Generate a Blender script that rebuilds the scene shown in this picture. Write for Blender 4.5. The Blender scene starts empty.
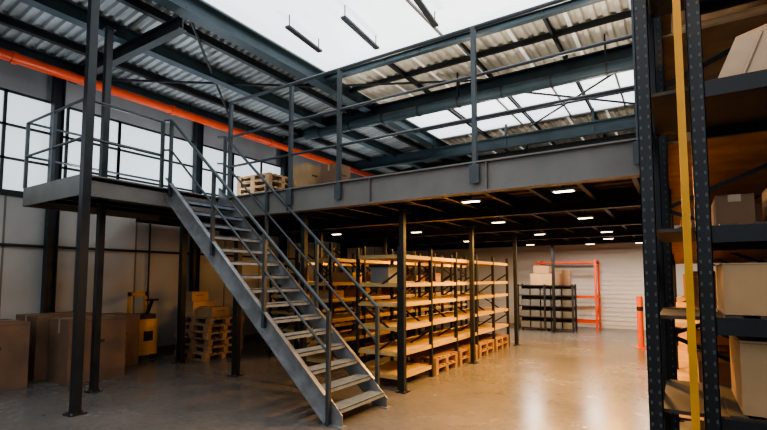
import bpy, math, random
from mathutils import Vector, Matrix
random.seed(7)
scene = bpy.context.scene

# ---------------------------------------------------------------- materials
def mat(name, col, rough=0.5, metal=0.0, noise=0.0, scale=5.0, col2=None, bump=0.0, bscale=40, stretch=None, emit=None, es=0.0):
    m = bpy.data.materials.new(name); m.use_nodes = True
    nt = m.node_tree; b = nt.nodes['Principled BSDF']
    b.inputs['Base Color'].default_value = (*col, 1)
    b.inputs['Roughness'].default_value = rough
    b.inputs['Metallic'].default_value = metal
    tc = nt.nodes.new('ShaderNodeTexCoord')
    mp = nt.nodes.new('ShaderNodeMapping'); nt.links.new(tc.outputs['Object'], mp.inputs[0])
    if stretch: mp.inputs['Scale'].default_value = stretch
    if noise > 0 or col2:
        n = nt.nodes.new('ShaderNodeTexNoise'); n.inputs['Scale'].default_value = scale
        n.inputs['Detail'].default_value = 6
        nt.links.new(mp.outputs[0], n.inputs['Vector'])
        r = nt.nodes.new('ShaderNodeValToRGB')
        c2 = col2 if col2 else tuple(c*(1-noise) for c in col)
        r.color_ramp.elements[0].position = 0.35; r.color_ramp.elements[1].position = 0.65
        r.color_ramp.elements[0].color = (*c2, 1); r.color_ramp.elements[1].color = (*col, 1)
        nt.links.new(n.outputs[0], r.inputs[0]); nt.links.new(r.outputs[0], b.inputs['Base Color'])
    if bump > 0:
        n2 = nt.nodes.new('ShaderNodeTexNoise'); n2.inputs['Scale'].default_value = bscale
        nt.links.new(mp.outputs[0], n2.inputs['Vector'])
        bp = nt.nodes.new('ShaderNodeBump'); bp.inputs['Strength'].default_value = bump
        bp.inputs['Distance'].default_value = 0.02
        nt.links.new(n2.outputs[0], bp.inputs['Height']); nt.links.new(bp.outputs[0], b.inputs['Normal'])
    if emit:
        b.inputs['Emission Color'].default_value = (*emit, 1); b.inputs['Emission Strength'].default_value = es
    return m

M_dark = mat('dark_steel', (0.022, 0.027, 0.032), 0.42, 0.3, 0.3, 3)
M_blue = mat('blue_grey_steel', (0.036, 0.062, 0.078), 0.42, 0.2, 0.3, 2)
M_rail = mat('railing_steel', (0.075, 0.088, 0.10), 0.4, 0.4, 0.2, 4)
M_beam = mat('grey_beam_paint', (0.20, 0.19, 0.175), 0.5, 0.2, 0.2, 2)
M_galv = mat('galvanised_steel', (0.33, 0.34, 0.355), 0.38, 0.5, 0.35, 6)
M_tread = mat('stair_tread_steel', (0.13, 0.18, 0.24), 0.5, 0.2, 0.35, 8)
M_nose = mat('stair_nosing_steel', (0.24, 0.30, 0.37), 0.45, 0.2, 0.25, 8)
M_roof = mat('roof_sheet', (0.70, 0.65, 0.56), 0.5, 0.1, 0.5, 0.7, stretch=(3, 0.3, 1))
M_roofl = mat('roof_sheet_cool', (0.46, 0.49, 0.51), 0.45, 0.2, 0.5, 0.7, stretch=(0.3, 3, 1))
M_roofw = mat('wall_cladding_cool', (0.34, 0.36, 0.38), 0.5, 0.2, 0.3, 1)
M_glow = mat('glowing_roof_streak', (0.7, 0.68, 0.62), 0.5, 0, 0.3, 2, emit=(0.95, 0.92, 0.82), es=0.35)  # emission put in as bright light streaks on the roof sheets
M_deckb = mat('deck_sheet', (0.095, 0.08, 0.06), 0.6, 0.2, 0.3, 2)
M_wall = mat('white_wall_paint', (0.52, 0.52, 0.50), 0.75, 0, 0.15, 1.2)
M_wall2 = mat('ribbed_wall', (0.72, 0.71, 0.69), 0.6, 0, 0.06, 1.2)
M_wood = mat('shelf_board', (0.62, 0.47, 0.22), 0.55, 0, 0.0, 3, col2=(0.48, 0.34, 0.13), stretch=(1, 0.15, 4))
M_pal = mat('pallet_wood', (0.42, 0.26, 0.13), 0.75, 0, 0, 4, col2=(0.27, 0.16, 0.09), bump=0.2, bscale=30)
M_card = mat('cardboard', (0.42, 0.26, 0.14), 0.8, 0, 0, 3, col2=(0.34, 0.20, 0.10))
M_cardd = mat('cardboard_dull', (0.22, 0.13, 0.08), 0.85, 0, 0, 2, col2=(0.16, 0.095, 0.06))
M_cardp = mat('cardboard_pale', (0.50, 0.33, 0.18), 0.8, 0, 0, 3, col2=(0.42, 0.27, 0.14))
M_tape = mat('packing_tape', (0.40, 0.28, 0.17), 0.3)
M_seam = mat('box_seam', (0.08, 0.05, 0.03), 0.9)
M_red = mat('orange_red_paint', (0.75, 0.075, 0.012), 0.4, 0, 0.15, 3)
M_org = mat('orange_paint', (0.80, 0.13, 0.015), 0.45, 0, 0.15, 3)
M_yel = mat('yellow_paint', (0.72, 0.35, 0.02), 0.45, 0, 0.2, 3)
M_black = mat('black_rubber', (0.015, 0.015, 0.015), 0.6)
M_grey = mat('grey_bin_plastic', (0.16, 0.18, 0.20), 0.5, 0, 0.2, 3)
M_wrap = mat('stretch_wrap', (0.50, 0.38, 0.25), 0.3, 0, 0.25, 3, bump=0.6, bscale=5)
M_hole = mat('slot_hole', (0.085, 0.09, 0.095), 0.6)
M_sky = mat('skylight_polycarbonate', (0.8, 0.85, 0.9), 0.4, 0, 0.0, 1, emit=(0.88, 0.94, 1.0), es=1.7)
M_win = mat('window_glass_frosted', (0.5, 0.55, 0.6), 0.3, 0, emit=(0.80, 0.90, 0.95), es=0.95)
M_lamp = mat('lamp_diffuser', (1, 1, 1), 0.4, emit=(1.0, 0.8, 0.5), es=14)

def floor_mat():
    m = bpy.data.materials.new('polished_concrete'); m.use_nodes = True
    nt = m.node_tree; b = nt.nodes['Principled BSDF']
    tc = nt.nodes.new('ShaderNodeTexCoord')
    n1 = nt.nodes.new('ShaderNodeTexNoise'); n1.inputs['Scale'].default_value = 0.7; n1.inputs['Detail'].default_value = 12; n1.inputs['Roughness'].default_value = 0.66
    n2 = nt.nodes.new('ShaderNodeTexNoise'); n2.inputs['Scale'].default_value = 12; n2.inputs['Detail'].default_value = 8
    for n in (n1, n2): nt.links.new(tc.outputs['Object'], n.inputs['Vector'])
    r = nt.nodes.new('ShaderNodeValToRGB')
    r.color_ramp.elements[0].position = 0.28; r.color_ramp.elements[0].color = (0.145, 0.14, 0.135, 1)
    r.color_ramp.elements[1].position = 0.72; r.color_ramp.elements[1].color = (0.235, 0.228, 0.218, 1)
    nt.links.new(n1.outputs[0], r.inputs[0])
    mx = nt.nodes.new('ShaderNodeMix'); mx.data_type = 'RGBA'; mx.blend_type = 'MULTIPLY'; mx.inputs[0].default_value = 0.5
    nt.links.new(r.outputs[0], mx.inputs[6]); nt.links.new(n2.outputs[0], mx.inputs[7])
    nt.links.new(mx.outputs[2], b.inputs['Base Color'])
    r2 = nt.nodes.new('ShaderNodeMapRange'); r2.inputs[1].default_value = 0.3; r2.inputs[2].default_value = 0.7; r2.inputs[3].default_value = 0.2; r2.inputs[4].default_value = 0.3
    nt.links.new(n1.outputs[0], r2.inputs[0]); nt.links.new(r2.outputs[0], b.inputs['Roughness'])
    bp = nt.nodes.new('ShaderNodeBump'); bp.inputs['Strength'].default_value = 0.07; bp.inputs['Distance'].default_value = 0.02
    nt.links.new(n2.outputs[0], bp.inputs['Height']); nt.links.new(bp.outputs[0], b.inputs['Normal'])
    return m
M_floor = floor_mat()

# ---------------------------------------------------------------- builder
class B:
    def __init__(s, name):
        s.name = name; s.v = []; s.f = []; s.fm = []; s.mats = []; s.xf = None
    def mi(s, m):
        if m not in s.mats: s.mats.append(m)
        return s.mats.index(m)
    def hexa(s, pts, m):
        o = len(s.v)
        if s.xf: pts = [s.xf(p) for p in pts]
        s.v += [tuple(p) for p in pts]; k = s.mi(m)
        for q in ((0,3,2,1),(4,5,6,7),(0,1,5,4),(1,2,6,5),(2,3,7,6),(3,0,4,7)):
            s.f.append(tuple(o+i for i in q)); s.fm.append(k)
    def box(s, x0, x1, y0, y1, z0, z1, m):
        s.hexa([(x0,y0,z0),(x1,y0,z0),(x1,y1,z0),(x0,y1,z0),(x0,y0,z1),(x1,y0,z1),(x1,y1,z1),(x0,y1,z1)], m)
    def frame(s, p, q):
        p = Vector(p); q = Vector(q); d = (q-p).normalized()
        up = Vector((0,0,1)) if abs(d.z) < 0.99 else Vector((0,1,0))
        r = d.cross(up).normalized(); u = r.cross(d).normalized()
        return p, q, r, u
    def bar(s, p, q, w, h, m, ou=0.0, orr=0.0):
        p, q, r, u = s.frame(p, q)
        p = p + u*ou + r*orr; q = q + u*ou + r*orr
        a = r*w/2; b = u*h/2
        s.hexa([p-a-b, p+a-b, q+a-b, q-a-b, p-a+b, p+a+b, q+a+b, q-a+b], m)
    def ibeam(s, p, q, w, h, m, t=0.02):
        s.bar(p, q, w, t, m, ou=h/2-t/2); s.bar(p, q, w, t, m, ou=-h/2+t/2); s.bar(p, q, t*0.8, h-2*t, m)
    def cyl(s, p, q, r, m, n=10, r2=None):
        p, q, rr, u = s.frame(p, q); o = len(s.v); k = s.mi(m)
        r2 = r if r2 is None else r2
        for c, rad in ((p, r), (q, r2)):
            for i in range(n):
                a = 2*math.pi*i/n; s.v.append(tuple(c + rr*math.cos(a)*rad + u*math.sin(a)*rad))
        for i in range(n):
            j = (i+1) % n; s.f.append((o+i, o+j, o+n+j, o+n+i)); s.fm.append(k)
        s.f.append(tuple(o+i for i in range(n))[::-1]); s.fm.append(k)
        s.f.append(tuple(o+n+i for i in range(n))); s.fm.append(k)
    def pipe(s, pts, r, m, n=8):
        for a, b in zip(pts[:-1], pts[1:]): s.cyl(a, b, r, m, n)
    def done(s, rot=0.0, loc=(0,0,0), bevel=0.0):
        me = bpy.data.meshes.new(s.name); me.from_pydata(s.v, [], s.f)
        for m in s.mats: me.materials.append(m)
        me.polygons.foreach_set('material_index', s.fm); me.update()
        ob = bpy.data.objects.new(s.name, me); scene.collection.objects.link(ob)
        ob.location = loc; ob.rotation_euler[2] = rot
        if bevel:
            md = ob.modifiers.new('bevel', 'BEVEL'); md.width = bevel; md.segments = 2; md.limit_method = 'ANGLE'
        return ob

def corr(name, x0, x1, y0, y1, za, zb, along, pitch, amp, m, m2=None, every=0, width=0):
    s = B(name); k = s.mi(m)
    k2 = s.mi(m2) if m2 else k
    L = (y1-y0) if along == 'x' else (x1-x0)
    n = int(L/pitch); prof = [(0,0),(0.35,0),(0.5,1),(0.85,1)]
    ts = []
    for i in range(n):
        for a, h in prof: ts.append(((i+a)/n, h*amp))
    ts.append((1, 0))
    for t, h in ts:
        if along == 'x':
            y = y0+L*t; s.v += [(x0, y, za+h), (x1, y, zb+h)]
        else:
            x = x0+L*t; z = za+(zb-za)*t+h; s.v += [(x, y0, z), (x, y1, z)]
    for i in range(len(ts)-1):
        s.f.append((2*i, 2*i+1, 2*i+3, 2*i+2))
        s.fm.append(k2 if (every and i % every < width) else k)
    return s.done()

# ---------------------------------------------------------------- shell
WX = -10.2; BY = 17.4; RX = 4.5; FY = -4.0
s = B('floor'); s.box(WX-0.2, RX+0.2, FY-0.2, BY+0.2, -0.15, 0, M_floor); s.done()

s = B('wall_left')
s.box(WX-0.2, WX, FY, BY, 0, 3.25, M_wall)
s.box(WX-0.2, WX, FY, BY, 5.15, 6.3, M_roofw)
y = FY
while y < BY:
    s.box(WX, WX+0.012, y, y+0.03, 0, 3.2, M_beam); y += 1.2
s.box(WX, WX+0.05, FY, BY, 3.2, 3.3, M_dark)
s.done()
s = B('baseboard_left'); s.box(WX, WX+0.03, FY, BY, 0, 0.12, M_beam); s.done()
wi = 1; y = FY
def window(x0, x1, y0, y1, z0, z1, nx, nz):
    global wi
    s = B('window_%d' % wi); wi += 1
    alongy = abs(y1-y0) > abs(x1-x0)
    s.box(x0, x1, y0, y1, z0, z1, M_win)
    e = 0.04
    for k in range(nx+1):
        if alongy:
            yy = y0+(y1-y0)*k/nx; s.box(x0-e, x1+e, yy-0.025, yy+0.025, z0, z1, M_dark)
        else:
            xx = x0+(x1-x0)*k/nx; s.box(xx-0.025, xx+0.025, y0-e, y1+e, z0, z1, M_dark)
    for k in range(nz+1):
        z = z0+0.02+(z1-z0-0.04)*k/nz
        if alongy: s.box(x0-e, x1+e, y0, y1, z-0.022, z+0.022, M_dark)
        else: s.box(x0, x1, y0-e, y1+e, z-0.022, z+0.022, M_dark)
    s.done()
while y < BY-0.5:
    y1 = min(y+3.06, BY)
    window(WX-0.08, WX-0.05, y, y1, 3.25, 5.15, 3, 3); y = y1

s = B('wall_back')
s.box(WX, RX, BY, BY+0.2, 0, 6.5, M_wall2)
z = 0.1
while z < 6.2:
    s.box(WX, RX, BY-0.02, BY, z, z+0.05, M_wall2); z += 0.15
s.done()
s = B('wall_right'); s.box(RX, RX+0.2, FY, BY, 0, 6.5, M_wall); s.done()
s = B('wall_front')
s.box(WX, RX, FY-0.2, FY, 0, 2.6, M_wall); s.box(WX, RX, FY-0.2, FY, 6.0, 6.5, M_wall)
s.box(WX, WX+0.6, FY-0.2, FY, 2.6, 6.0, M_wall); s.box(RX-0.6, RX, FY-0.2, FY, 2.6, 6.0, M_wall)
s.done()
window(WX+0.6, -3.0, FY-0.1, FY-0.07, 2.6, 6.0, 7, 4)  # this and next: unseen glowing windows added to brighten roof and stairs
window(-3.0, RX-0.6, FY-0.1, FY-0.07, 2.6, 6.0, 7, 4)

# ---------------------------------------------------------------- roof
SX = -6.56
corr('ceiling_sheeting', WX, SX, FY, BY, 5.85, 6.32, 'x', 0.16, 0.05, M_roofl)
corr('ceiling_sheeting', SX, RX, 7.8, 11.0, 6.32, 6.32, 'y', 0.2, 0.05, M_roof, M_glow, 20, 1)
corr('ceiling_sheeting', SX, RX, 13.7, BY, 6.32, 6.32, 'y', 0.2, 0.05, M_roof, M_glow, 20, 1)
corr('ceiling_sheeting', 2.2, RX, FY, 7.8, 6.32, 6.32, 'y', 0.2, 0.05, M_roof)
def skylight(name, x0, x1, y0, y1, nx, ny):
    s = B(name); s.box(x0, x1, y0, y1, 6.36, 6.39, M_sky)
    for i in range(nx+1):
        x = x0+(x1-x0)*i/nx; s.box(x-0.02, x+0.02, y0, y1, 6.32, 6.37, M_beam)
    for i in range(ny+1):
        y = y0+(y1-y0)*i/ny; s.box(x0, x1, y-0.02, y+0.02, 6.32, 6.37, M_beam)
    return s.done()
skylight('window_skylight', SX, 2.2, FY, 7.8, 3, 3)
skylight('window_skylight', SX, RX, 11.0, 13.7, 8, 1)

for x, w, h, mm in ((-6.6, 0.24, 0.30, M_blue), (-7.25, 0.10, 0.14, M_dark), (-8.1, 0.20, 0.24, M_blue), (-9.1, 0.10, 0.14, M_dark), (-9.85, 0.14, 0.16, M_blue)):
    zt = 6.32+(x-SX)*0.129 if x < SX else 6.32
    s = B('roof_purlin'); s.ibeam((x, FY, zt-h/2-0.02), (x, BY, zt-h/2-0.02), w, h, mm); s.done()
for x in (-5.0, -3.4, -1.8, -0.2, 1.4):
    s = B('roof_purlin'); s.ibeam((x, 7.8, 6.25), (x, BY, 6.25), 0.05, 0.10, M_dark, 0.012); s.done()
for y, h, w, z, mm in ((4.2, 0.22, 0.14, 5.75, M_dark), (7.85, 0.14, 0.12, 6.24, M_blue), (9.75, 0.42, 0.24, 5.95, M_blue), (13.3, 0.34, 0.2, 5.75, M_blue), (15.6, 0.26, 0.2, 5.95, M_dark)):
    x1 = RX if y > 5 else -6.5
    s = B('roof_rafter'); s.ibeam((WX, y, z), (x1, y, z), w, h, mm, 0.025)
    if y > 5:
        for x in (-8.5, -6.6, -4.2, -1.8, 0.6):
            s.bar((x, y-0.02, z-h/2), (x+0.02, y+0.02, 6.3), 0.06, 0.06, mm)
    s.done()
s = B('ventilation_duct'); s.cyl((-8.5, 9.3, 5.62), (RX-0.3, 9.3, 5.62), 0.12, M_blue, 20)
for x in range(-8, 4): s.cyl((x, 9.3, 5.62), (x+0.05, 9.3, 5.62), 0.132, M_dark, 20)
for x in (-7, -4, -1, 2): s.bar((x, 9.3, 5.7), (x, 9.3, 6.3), 0.03, 0.03, M_dark)
s.done()
for y in (8.7, 12.3, 14.6):
    s = B('roof_purlin'); s.ibeam((SX, y, 6.25), (RX, y, 6.25), 0.06, 0.10, M_dark, 0.012); s.done()
s = B('roof_bracing')
for a, b in (((-9.9, 4.3, 5.7), (-6.6, 8.0, 6.1)), ((-6.6, 4.3, 6.1), (-9.9, 8.0, 5.7)), ((-6.5, 8, 6.1), (-3.4, 9.6, 6.1)), ((-3.4, 9.9, 6.0), (-0.4, 13, 6.0)), ((-0.4, 9.9, 6.0), (-3.4, 13, 6.0))):
    s.cyl(a, b, 0.025, M_dark)
s.done()
s = B('sprinkler_pipe')
s.cyl((-9.65, FY+0.3, 5.55), (-9.65, 14.6, 5.55), 0.09, M_red, 16)
for y in range(-3, 15, 3):
    s.cyl((-9.65, y, 5.55), (-9.65, y+0.08, 5.55), 0.11, M_red, 16)
    s.bar((-9.65, y+0.5, 5.6), (-9.65, y+0.5, 5.88), 0.02, 0.02, M_dark)
s.done()
for x, y, l in ((-5.6, 5.6, 1.0), (-4.6, 5.9, 1.2), (-3.3, 6.0, 1.0)):
    s = B('strip_light_fixture'); s.bar((x, y, 6.1), (x-0.1, y+l, 6.1), 0.10, 0.04, M_dark)
    s.bar((x, y+0.05, 6.1), (x, y+0.05, 6.34), 0.015, 0.015, M_dark); s.bar((x-0.1, y+l-0.05, 6.1), (x-0.1, y+l-0.05, 6.34), 0.015, 0.015, M_dark)
    s.done()
for y in (0.9, 3.9, 7.0, 10.0, 13.0, 16.0):
    s = B('wall_column'); s.ibeam((WX+0.17, y, 0), (WX+0.17, y, 5.8), 0.16, 0.18, M_dark, 0.015)
    s.box(WX+0.05, WX+0.3, y-0.13, y+0.13, 0, 0.02, M_dark); s.done()
s = B('wall_conduit'); s.cyl((WX+0.06, 1, 2.3), (WX+0.06, 12, 2.3), 0.025, M_dark)
s.cyl((WX+0.06, 5.9, 0.3), (WX+0.06, 5.9, 3.2), 0.02, M_dark); s.done()

# ---------------------------------------------------------------- mezzanine
DZ = 3.1; MY = 5.27; MX1 = -0.2; LX = -6.84; LY = 3.0; LX0 = -8.75
s = B('mezzanine_deck')
s.box(WX+0.3, MX1, MY+0.1, BY-0.05, DZ-0.05, DZ, M_deckb)
s.box(LX, MX1, MY, MY+0.02, 2.76, DZ+0.02, M_beam)
s.box(LX, MX1, MY-0.05, MY+0.1, DZ, DZ+0.02, M_beam); s.box(LX, MX1, MY-0.05, MY+0.1, 2.74, 2.76, M_beam)
s.box(MX1-0.02, MX1, MY, BY-0.1, 2.76, DZ+0.02, M_beam)
for x in (-1.9, -3.6, -5.2): s.box(x, x+0.012, MY-0.045, MY, 2.76, DZ, M_beam)
for y in (7.6, 10.2, 12.8, 15.4):
    s.ibeam((WX+0.3, y, 2.88), (MX1, y, 2.88), 0.14, 0.26, M_dark)
x = -9.7
while x < MX1:
    s.ibeam((x, MY+0.05, 2.96), (x, BY-0.1, 2.96), 0.06, 0.14, M_dark, 0.01); x += 0.62
y = MY+0.3
while y < BY-0.2:
    s.box(WX+0.3, MX1, y, y+0.08, DZ-0.075, DZ-0.05, M_deckb); y += 0.3
s.done()
s = B('mezzanine_landing')
s.box(LX0, LX, LY, MY+0.1, DZ-0.04, DZ, M_tread)
s.box(LX-0.02, LX, LY, MY, DZ-0.26, DZ+0.03, M_beam); s.box(LX-0.02, LX+0.05, LY, MY, DZ+0.01, DZ+0.03, M_beam); s.box(LX-0.02, LX+0.05, LY, MY, DZ-0.27, DZ-0.25, M_beam)
s.box(LX0, LX, LY-0.02, LY, DZ-0.26, DZ+0.03, M_beam); s.box(LX0-0.02, LX0, LY, MY, DZ-0.26, DZ+0.03, M_beam)
for x in (-8.2, -7.7, -7.2): s.ibeam((x, LY, DZ-0.14), (x, MY, DZ-0.14), 0.08, 0.18, M_dark, 0.012)
s.done()
def column(x, y, z0, z1, w=0.11):
    s = B('support_column'); s.box(x-w/2, x+w/2, y-w/2, y+w/2, z0, z1, M_dark)
    s.box(x-w, x+w, y-w, y+w, z0, z0+0.015, M_dark)
    for a in (-1, 1):
        for b in (-1, 1): s.cyl((x+a*w*0.75, y+b*w*0.75, z0), (x+a*w*0.75, y+b*w*0.75, z0+0.035), 0.012, M_galv, 6)
    s.box(x-w*0.8, x+w*0.8, y-w*0.8, y+w*0.8, z1-0.015, z1, M_dark); s.done()
column(-6.42, 2.85, 0, 5.64, 0.10)
column(-7.45, 3.55, 0, 2.86, 0.09); column(-7.45, 3.55, DZ, 5.64, 0.09)
column(-8.5, 5.66, 0, 2.88); column(-6.57, 5.45, 0, 2.74, 0.10)
for x, y in ((-3.52, 6.02), (-3.52, 8.8), (-3.52, 11.75), (-6.5, 7.6), (-6.5, 10.2), (-8.9, 10.2), (-3.3, 15.0), (-6.5, 12.8), (-0.45, 13.5), (-5.0, 5.45)):
    column(x, y, 0, 2.75, 0.08)

s = B('mezzanine_railing')
RT = 4.82
for x in (-6.6, -5.13, -4.15, -2.04, -0.28):
    s.bar((x, MY-0.02, 2.95), (x, MY-0.02, RT), 0.055, 0.055, M_rail)
    s.box(x-0.06, x+0.06, MY-0.06, MY-0.05, 2.85, 3.08, M_rail)
for z, r in ((RT, 0.028), (4.2, 0.02), (3.66, 0.02)):
    s.cyl((-6.62, MY-0.02, z), (MX1-0.05, MY-0.02, z), r, M_rail)
s.done()
s = B('mezzanine_railing')
for i in range(9):
    y = MY+0.1+i*1.35; s.bar((MX1-0.06, y, DZ), (MX1-0.06, y, 4.2), 0.045, 0.045, M_rail)
for z in (4.2, 3.65): s.cyl((MX1-0.06, MY, z), (MX1-0.06, MY+10.9, z), 0.02, M_rail)
s.done()
s = B('landing_railing')
pts = [(LX0, LY), (-7.8, LY), (LX-0.03, LY), (LX-0.03, 4.15)]
for x, y in pts: s.bar((x, y, DZ+0.03), (x, y, 4.2), 0.045, 0.045, M_rail)
for z in (4.2, 3.65):
    s.cyl((LX0, LY, z), (LX-0.03, LY, z), 0.02, M_rail); s.cyl((LX-0.03, LY, z), (LX-0.03, 4.15, z), 0.02, M_rail)
    s.cyl((LX0, LY, z), (LX0, MY, z), 0.02, M_rail)
s.done()

# ---------------------------------------------------------------- staircase
s = B('steel_staircase')
X0 = -3.34; X1 = LX+0.02; N = 16; Y0 = 4.24; Y1 = 5.19
rise = DZ/N; run = (X0-X1)/(N)
sl = DZ/(X0-X1)
def zz(x): return (X0-x)*sl
def prism(xa, za, xb, zb, lo, hi, ya, yb, m):
    s.hexa([(xa,ya,za+lo),(xa,yb,za+lo),(xb,yb,zb+lo),(xb,ya,zb+lo),(xa,ya,za+hi),(xa,yb,za+hi),(xb,yb,zb+hi),(xb,ya,zb+hi)], m)
for yy, sgn in ((Y0, 1), (Y1, -1)):
    t = 0.012
    xa = X0-0.16; xb = X1
    prism(xa, zz(xa), xb, zz(xb), -0.13, 0.20, yy, yy+t, M_galv)
    ya, yb = (yy-0.06, yy+t) if sgn > 0 else (yy, yy+0.06)
    prism(xa, zz(xa), xb, zz(xb), 0.185, 0.20, ya, yb, M_galv)
    prism(xa, zz(xa), xb, zz(xb), -0.13, -0.115, ya, yb, M_galv)
    s.hexa([(xa,yy,0),(xa,yy+t,0),(X0+0.06,yy+t,0),(X0+0.06,yy,0),(xa,yy,zz(xa)+0.2),(xa,yy+t,zz(xa)+0.2),(X0+0.06,yy+t,0.13),(X0+0.06,yy,0.13)], M_galv)
    s.box(xa-0.05, X0+0.1, yy-0.05, yy+0.06, 0, 0.012, M_galv)
for i in range(N-1):
    z = rise*(i+1); xf = X0-run*i+0.02; xb = xf-run-0.03
    s.box(xb, xf, Y0+0.012, Y1, z-0.012, z, M_tread)
    s.box(xf-0.02, xf, Y0+0.012, Y1, z-0.05, z+0.004, M_nose)
    s.box(xb, xb+0.012, Y0+0.012, Y1, z-0.04, z, M_tread)
    for k in range(4):
        xx = xf-0.05-k*0.045; s.box(xx-0.006, xx+0.006, Y0+0.02, Y1-0.01, z, z+0.006, M_nose)
for yy in (Y0-0.035, Y1+0.045):
    for h, r in ((1.2, 0.024), (0.72, 0.017)):
        a = (X0-0.12, yy, zz(X0-0.12)+h); b = (X1+0.1, yy, zz(X1+0.1)+h)
        s.cyl(a, b, r, M_rail)
        s.pipe([b, (X1-0.1, yy, b[2]+0.03)], r, M_rail)
    for k in range(4):
        x = X0-0.12+(X1+0.1-X0+0.12)*k/3
        s.bar((x, yy, zz(x)-0.02 if k else 0.0), (x, yy, zz(x)+1.2), 0.045, 0.045, M_rail)
s.done()

# ---------------------------------------------------------------- generic items
def cgeo(s, x0, x1, y0, y1, z0, z1, m):
    cx, cy = (x0+x1)/2, (y0+y1)/2
    a, b, h = (x1-x0)/2, (y1-y0)/2, z1-z0
    s.xf = lambda p: (p[0]+cx, p[1]+cy, p[2]+z0)
    s.box(-a, a, -b, b, 0, h, m)
    s.box(-0.003, 0.003, -b-0.001, b+0.001, h, h+0.002, M_seam)
    s.box(-0.03, 0.03, -b-0.002, -b, h*0.78, h, M_tape); s.box(-0.03, 0.03, -b, b, h+0.002, h+0.003, M_tape)
    s.box(a, a+0.002, -b, b, h*0.96, h*0.965, M_seam); s.box(-a, a, -b-0.002, -b, h*0.965, h*0.97, M_seam)
    s.box(-a-0.002, -a, -b, b, h*0.96, h*0.965, M_seam)
    s.box(a, a+0.002, -0.1, 0.1, h*0.60, h*0.66, M_seam)
    s.xf = None
def cbox(name, x0, x1, y0, y1, z0, z1, m=M_card, rot=0):
    cx, cy = (x0+x1)/2, (y0+y1)/2
    s = B(name); cgeo(s, x0-cx, x1-cx, y0-cy, y1-cy, 0, z1-z0, m)
    return s.done(rot, (cx, cy, z0), bevel=0.006)

def pallet_geo(s, x, y, z, w=1.2, d=0.8, m=M_pal):
    for k in range(3): s.box(x, x+w, y+k*(d-0.1)/2, y+k*(d-0.1)/2+0.1, z, z+0.022, m)
    for a in range(3):
        for b in range(3):
            s.box(x+a*(w-0.14)/2, x+a*(w-0.14)/2+0.14, y+b*(d-0.1)/2, y+b*(d-0.1)/2+0.1, z+0.022, z+0.1, m)
    for a in range(3): s.box(x+a*(w-0.14)/2, x+a*(w-0.14)/2+0.14, y, y+d, z+0.1, z+0.122, m)
    for k in range(6): s.box(x, x+w, y+k*(d-0.1)/5, y+k*(d-0.1)/5+0.1, z+0.122, z+0.144, m)

def shelving(name, x0, x1, y0, y1, levels, top, bays, mboard=M_wood, mpost=M_dark, low=None):
    s = B(name)
    for i in range(bays+1):
        y = y0+(y1-y0)*i/bays
        for x in (x0, x1): s.box(x-0.022, x+0.022, y-0.025, y+0.025, 0, top, mpost); s.box(x-0.04, x+0.04, y-0.04, y+0.04, 0, 0.01, mpost)
        s.box(x1+0.012, x1+0.036, y-0.022, y+0.022, 0, top, mpost)
        z = 0.3; f = 1
        while z+0.5 < top:
            a, b = (x0, x1) if f > 0 else (x1, x0)
            s.bar((a, y, z), (b, y, z+0.5), 0.015, 0.03, mpost); z += 0.5; f = -f
    for z in levels:
        ye = low if (low and z < 0.3) else y1
        s.box(x0, x1, y0, ye, z-0.022, z, mboard)
        s.box(x0-0.012, x0+0.012, y0, ye, z-0.06, z-0.005, mboard); s.box(x1-0.012, x1+0.025, y0, ye, z-0.06, z-0.0, mboard)
        for i in range(bays+1):
            y = y0+(y1-y0)*i/bays
            if y <= ye: s.box(x0, x1, y-0.015, y+0.015, z-0.06, z-0.02, mboard)
    return s.done()
LV = [0.2, 0.55, 0.94, 1.31, 1.62, 2.07]
shelving('shelving_rack', -4.45, -3.66, 6.15, 11.5, LV, 2.2, 5, low=7.22)
shelving('shelving_rack', -6.2, -5.4, 6.6, 13.0, LV, 2.35, 6)
shelving('shelving_rack', -8.0, -7.2, 7.6, 14.0, LV, 2.35, 6)
s = B('wooden_pallet')
for y in (7.35, 8.4, 9.45, 10.5):
    for z in (0.002, 0.148): pallet_geo(s, -4.38, y, z, 0.76, 0.92)
s.done()
rb = random.Random(3)
for (x0, x1, ys, ye) in ((-6.1, -5.5, 6.8, 12.8), (-7.9, -7.3, 7.8, 13.8)):
    s = B('stored_cardboard_boxes')
    for z in LV[:-1]:
        y = ys
        while y < ye:
            w = rb.uniform(0.3, 0.5)
            if rb.random() < 0.3: cgeo(s, x0+0.02, x1-0.02, y, y+w, z+0.002, z+rb.uniform(0.15, 0.26), rb.choice([M_card, M_cardd, M_cardp]))
            y += w+0.15
    s.done()
s = B('storage_bin'); s.box(-4.3, -3.95, 6.3, 6.6, 1.625, 1.9, M_grey); s.box(-4.32, -3.93, 6.28, 6.62, 1.88, 1.92, M_black); s.done()

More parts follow.
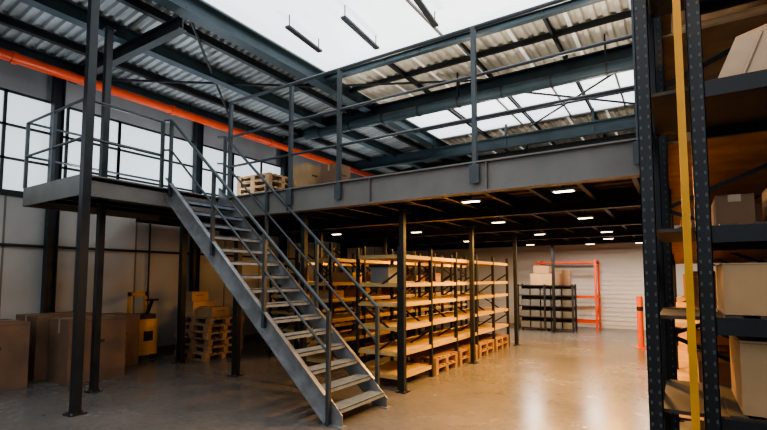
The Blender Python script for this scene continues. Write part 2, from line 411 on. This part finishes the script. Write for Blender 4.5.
s = B('wooden_pallet_stack')
for k in range(6): pallet_geo(s, -9.25+0.02*(k % 2), 6.0+0.03*((k*7) % 3), k*0.146+0.001, 1.1, 0.9)
s.done()
cbox('cardboard_box', -9.2, -8.75, 6.1, 6.6, 0.88, 1.2, M_cardp); cbox('cardboard_box', -8.68, -8.2, 6.15, 6.6, 0.88, 1.08, M_card)
cbox('cardboard_box', -9.2, -8.8, 6.1, 6.5, 1.205, 1.4, M_card)
s = B('electric_pallet_stacker')
s.box(-9.75, -9.3, 5.25, 5.65, 0.12, 0.85, M_yel); s.box(-9.72, -9.33, 5.28, 5.62, 0.85, 0.95, M_black)
s.box(-9.78, -9.72, 5.25, 5.30, 0.1, 1.4, M_yel); s.box(-9.78, -9.72, 5.6, 5.65, 0.1, 1.4, M_yel); s.box(-9.78, -9.72, 5.25, 5.65, 1.32, 1.4, M_yel)
s.bar((-9.4, 5.45, 0.9), (-9.2, 5.45, 1.25), 0.05, 0.05, M_black); s.cyl((-9.2, 5.32, 1.25), (-9.2, 5.58, 1.25), 0.02, M_black)
for y in (5.28, 5.58): s.cyl((-9.4, y, 0.08), (-9.4, y+0.05, 0.08), 0.08, M_black, 14)
s.box(-9.3, -9.297, 5.35, 5.55, 0.4, 0.6, M_black)
s.done()
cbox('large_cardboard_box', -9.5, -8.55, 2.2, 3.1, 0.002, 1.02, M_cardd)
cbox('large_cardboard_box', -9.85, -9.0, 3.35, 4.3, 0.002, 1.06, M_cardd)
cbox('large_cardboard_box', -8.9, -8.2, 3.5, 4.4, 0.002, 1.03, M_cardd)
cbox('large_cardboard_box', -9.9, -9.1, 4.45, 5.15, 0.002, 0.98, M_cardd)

# ---------------------------------------------------------------- right pallet racking
def upright(s, x, y, z1, w=0.09, d=0.07, holes=True, m=M_dark):
    s.box(x-w/2, x+w/2, y, y+0.004, 0, z1, m); s.box(x-w/2, x-w/2+0.004, y, y+d, 0, z1, m); s.box(x+w/2-0.004, x+w/2, y, y+d, 0, z1, m)
    s.box(x-w*0.8, x+w*0.8, y-0.02, y+d+0.02, 0, 0.01, m)
    if holes:
        z = 0.1
        while z < z1-0.05:
            for a in (-0.02, 0.02): s.box(x+a-0.005, x+a+0.005, y-0.002, y, z, z+0.018, M_hole)
            s.box(x-w/2-0.002, x-w/2, y+0.025, y+0.037, z, z+0.018, M_hole)
            z += 0.06
s = B('pallet_rack')
H = 5.6
upright(s, -0.13, 3.0, H, 0.07); upright(s, 0.125, 3.0, H, 0.07); upright(s, 2.6, 3.0, H)
upright(s, -0.13, 3.9, H, holes=False); upright(s, 2.6, 3.9, H, holes=False)
z = 0.25; f = 1
while z < H-0.5:
    a, b = (3.05, 3.92) if f > 0 else (3.92, 3.05)
    for x in (-0.13, 2.6): s.bar((x, a, z), (x, b, z+0.5), 0.03, 0.03, M_dark)
    z += 0.5; f = -f
for z in (0.55, 0.97, 1.49, 1.98, 2.78, 3.7, 4.6):
    for y in (3.03, 3.93): s.box(0.15, 2.56, y-0.02, y+0.02, z-0.09, z, M_dark)
    s.box(-0.1, 2.56, 3.06, 3.95, z-0.02, z-0.0, M_deckb)
    for k in range(16): s.box(0.2+k*0.15, 0.28+k*0.15, 3.05, 3.9, z, z+0.012, M_pal if z > 2.5 else M_deckb)
s.done()
s = B('rack_guard_post')
s.box(0.03, 0.067, 2.93, 2.97, 0, H-0.2, M_yel); s.box(-0.02, 0.12, 2.87, 2.99, 0, 0.012, M_yel)
s.done()
s = B('racked_cardboard_boxes')
cgeo(s, 0.20, 0.75, 3.06, 3.6, 1.505, 1.78, M_cardp); cgeo(s, 0.8, 1.4, 3.06, 3.6, 1.505, 1.8, M_card)
cgeo(s, 0.26, 0.80, 3.08, 3.7, 0.985, 1.37, M_cardp); cgeo(s, 0.9, 1.5, 3.08, 3.7, 0.985, 1.3, M_cardp)
cgeo(s, 0.2, 0.75, 3.1, 3.7, 0.565, 0.82, M_card); cgeo(s, 0.45, 0.9, 3.06, 3.6, 1.995, 2.22, M_card)
cgeo(s, 0.2, 0.38, 3.3, 3.7, 1.995, 2.18, M_cardd)
s.done(bevel=0.004)
def wrapped(x0, x1, y0, y1, z0, z1):
    s = B('shrink_wrapped_load')
    h = z1-z0; i = 0.1
    s.hexa([(x0,y0,z0),(x1,y0,z0),(x1,y1,z0),(x0,y1,z0),(x0+i,y0+i*0.3,z0+h*0.75),(x1-i,y0+i*0.3,z0+h*0.75),(x1-i,y1-i,z0+h*0.75),(x0+i,y1-i,z0+h*0.75)], M_wrap)
    s.hexa([(x0+i,y0+i*0.3,z0+h*0.75),(x1-i,y0+i*0.3,z0+h*0.75),(x1-i,y1-i,z0+h*0.75),(x0+i,y1-i,z0+h*0.75),(x0+0.3,y0+0.1,z1),(x1-0.3,y0+0.1,z1),(x1-0.3,y1-0.2,z1),(x0+0.3,y1-0.2,z1)], M_wrap)
    for k in range(5):
        x = x0+0.12+k*(x1-x0-0.24)/4; s.cyl((x, y0-0.004, z0+0.01), (x+(x1+x0-2*x)*0.1, y0+0.02, z0+h*0.75), 0.012, M_wrap, 6, 0.006)
    ob = s.done(bevel=0.03)
wrapped(0.22, 1.4, 3.1, 3.8, 2.795, 3.12)
wrapped(0.2, 1.3, 3.1, 3.8, 3.715, 4.2)

s = B('pallet_rack')
ys = [4.3, 6.6, 8.9, 11.2]
for y in ys:
    for x in (-0.08, 1.1): upright(s, x, y, 5.4, holes=(y < 7))
    z = 0.25; f = 1
    while z < 4.8:
        a, b = (-0.08, 1.1) if f > 0 else (1.1, -0.08)
        s.bar((a, y+0.03, z), (b, y+0.03, z+0.5), 0.03, 0.03, M_dark); z += 0.5; f = -f
for z in (0.6, 1.3, 2.0, 2.8, 3.7, 4.6):
    for x in (-0.08, 1.1): s.box(x-0.025, x+0.025, 4.35, 11.2, z-0.1, z, M_dark)
    s.box(-0.05, 1.08, 4.35, 11.2, z-0.01, z+0.01, M_pal)
s.done()
s = B('racked_cardboard_boxes')
for z in (0.02, 0.612, 1.312, 2.012, 2.812, 3.712):
    y = 4.45
    while y < 11:
        w = rb.uniform(0.5, 0.8)
        if (y % 2.3) < 2.1: cgeo(s, 0.05+rb.uniform(0, 0.1), 0.95, y, y+w-0.05, z, z+rb.uniform(0.3, 0.5), rb.choice([M_card, M_cardp, M_cardd]))
        y += w+0.05
s.done()

# ---------------------------------------------------------------- far area
s = B('bin_shelving')
for x in (-4.5, -3.65, -2.8):
    for y in (15.3, 15.8): s.box(x-0.025, x+0.025, y-0.025, y+0.025, 0, 1.5, M_black)
for z in (0.1, 0.45, 0.8, 1.15, 1.47): s.box(-4.5, -2.8, 15.3, 15.8, z-0.03, z, M_black)
for z in (0.1, 0.45, 0.8, 1.15):
    for k in range(5): s.box(-4.43+k*0.33, -4.14+k*0.33, 15.32, 15.75, z, z+0.2, M_grey)
s.box(-4.5, -2.8, 15.8, 15.82, 0.05, 1.47, M_grey)
s.done()
s = B('stacked_cardboard_boxes')
cgeo(s, -4.1, -3.4, 15.32, 15.75, 1.472, 1.85, M_cardp); cgeo(s, -3.38, -2.9, 15.32, 15.75, 1.472, 1.95, M_cardd)
cgeo(s, -4.0, -3.5, 15.35, 15.7, 1.86, 2.1, M_card)
s.done()
s = B('red_storage_frame')
for x in (-4.1, -2.25):
    for y in (16.2, 16.9): s.box(x-0.03, x+0.03, y-0.03, y+0.03, 0, 2.3, M_red)
for z in (0.3, 1.1, 2.25):
    for y in (16.2, 16.9): s.box(-4.1, -2.25, y-0.025, y+0.025, z-0.06, z, M_red)
    for x in (-4.1, -2.25): s.box(x-0.025, x+0.025, 16.2, 16.9, z-0.06, z, M_red)
s.bar((-2.25, 16.2, 0.3), (-2.25, 16.9, 0.9), 0.03, 0.03, M_red)
s.done()
s = B('safety_bollard'); s.cyl((-0.82, 12.9, 0), (-0.82, 12.9, 1.25), 0.07, M_org, 18); s.cyl((-0.82, 12.9, 0.9), (-0.82, 12.9, 1.0), 0.072, M_black, 18); s.box(-0.95, -0.69, 12.77, 13.03, 0, 0.015, M_org); s.done()

s = B('wooden_pallet_stack')
for k in range(7): pallet_geo(s, -8.9, 7.3, DZ+0.002+k*0.146, 1.1, 0.9)
s.done()
s = B('stacked_cardboard_boxes')
for x, y, h, m in ((-8.6, 8.8, 1.6, M_cardp), (-7.7, 8.9, 1.5, M_cardd), (-7.0, 9.4, 1.0, M_card)):
    cgeo(s, x, x+0.6, y, y+0.6, DZ+0.002, DZ+h*0.5, m); cgeo(s, x+0.03, x+0.57, y+0.04, y+0.6, DZ+h*0.5+0.004, DZ+h, m)
s.done()
s = B('mezzanine_guard_rail')
for i in range(13):
    x = -9.2+i*0.73; s.bar((x, 12.0, DZ), (x, 12.0, 4.35), 0.045, 0.045, M_rail)
for z in (4.35, 3.95): s.cyl((-9.2, 12.0, z), (-0.44, 12.0, z), 0.025, M_rail)
s.done()

# ---------------------------------------------------------------- lamps under mezzanine, then added roof fill lights
def lamp(x, y, e, col=(1.0, 0.50, 0.14)):
    s = B('ceiling_lamp'); s.box(x-0.13, x+0.13, y-0.05, y+0.05, 2.72, 2.75, M_galv); s.box(x-0.11, x+0.11, y-0.04, y+0.04, 2.715, 2.72, M_lamp)
    s.bar((x, y, 2.75), (x, y, 3.0), 0.02, 0.02, M_dark); s.done()
    l = bpy.data.lights.new('lamp_light', 'AREA'); l.shape = 'RECTANGLE'; l.size = 0.24; l.size_y = 0.1; l.energy = e; l.color = col
    o = bpy.data.objects.new('lamp_light', l); scene.collection.objects.link(o); o.location = (x, y, 2.69)
lamp(-2.3, 5.75, 50, (1.0, 0.6, 0.25)); lamp(-1.1, 5.65, 170); lamp(-2.75, 8.2, 120); lamp(-1.3, 8.4, 190); lamp(-2.7, 11.0, 90); lamp(-1.3, 11.2, 110)
lamp(-2.2, 15.0, 60, (1.0, 0.90, 0.80)); lamp(-3.8, 14.3, 65, (1, 0.90, 0.80)); lamp(-4.9, 9.0, 90); lamp(-6.7, 8.4, 45); lamp(-4.9, 12.0, 90)
lamp(-0.9, 15.2, 40, (1.0, 0.90, 0.80)); lamp(-1.5, 13.2, 60)
s = B('rack_work_lamp'); s.box(0.35, 0.65, 1.9, 2.0, 5.25, 5.3, M_galv); s.bar((0.5, 1.95, 5.3), (0.5, 1.95, 6.31), 0.02, 0.02, M_dark); s.done()
l = bpy.data.lights.new('rack_lamp_light', 'AREA'); l.size = 0.28; l.energy = 35; l.color = (1, 0.5, 0.18)
o = bpy.data.objects.new('rack_lamp_light', l); scene.collection.objects.link(o); o.location = (0.5, 1.95, 5.23)
def roof_fill(x, y, e, col):  # added fill lights on the deck, there only to brighten the roof underside
    s = B('added_roof_fill'); s.box(x-0.15, x+0.15, y-0.15, y+0.15, DZ+0.002, DZ+0.03, M_black)
    s.box(x-0.12, x+0.12, y-0.12, y+0.12, DZ+0.03, DZ+0.12, M_dark); s.box(x-0.1, x+0.1, y-0.1, y+0.1, DZ+0.12, DZ+0.125, M_lamp); s.done()
    l = bpy.data.lights.new('roof_fill_light', 'AREA'); l.size = 0.2; l.energy = e; l.color = col
    o = bpy.data.objects.new('roof_fill_light', l); scene.collection.objects.link(o); o.location = (x, y, DZ+0.15); o.rotation_euler = (math.pi, 0, 0)
roof_fill(-4.4, 7.0, 65, (1, 0.90, 0.76)); roof_fill(-1.4, 7.4, 80, (1, 0.90, 0.76)); roof_fill(-1.4, 11.5, 90, (1, 0.88, 0.72)); roof_fill(-4.4, 11.5, 70, (1, 0.88, 0.72))
roof_fill(-8.0, 4.2, 35, (0.85, 0.93, 1.0)); roof_fill(-8.9, 6.6, 35, (0.85, 0.93, 1.0)); roof_fill(-8.0, 10.8, 45, (0.85, 0.93, 1.0))

# ---------------------------------------------------------------- world + camera
w = bpy.data.worlds.new('World'); scene.world = w; w.use_nodes = True
w.node_tree.nodes['Background'].inputs[0].default_value = (0.5, 0.62, 0.75, 1)
w.node_tree.nodes['Background'].inputs[1].default_value = 0.5
scene.view_settings.view_transform = 'AgX'
scene.view_settings.look = 'AgX - Medium High Contrast'
cam = bpy.data.cameras.new('camera'); co = bpy.data.objects.new('camera', cam); scene.collection.objects.link(co)
co.location = (0, 0, 1.7); cam.sensor_width = 36; cam.lens = 36*458/767; cam.shift_y = 0.0404
co.rotation_euler = (math.radians(94), 0, math.radians(32.7)); cam.clip_start = 0.05
scene.camera = co
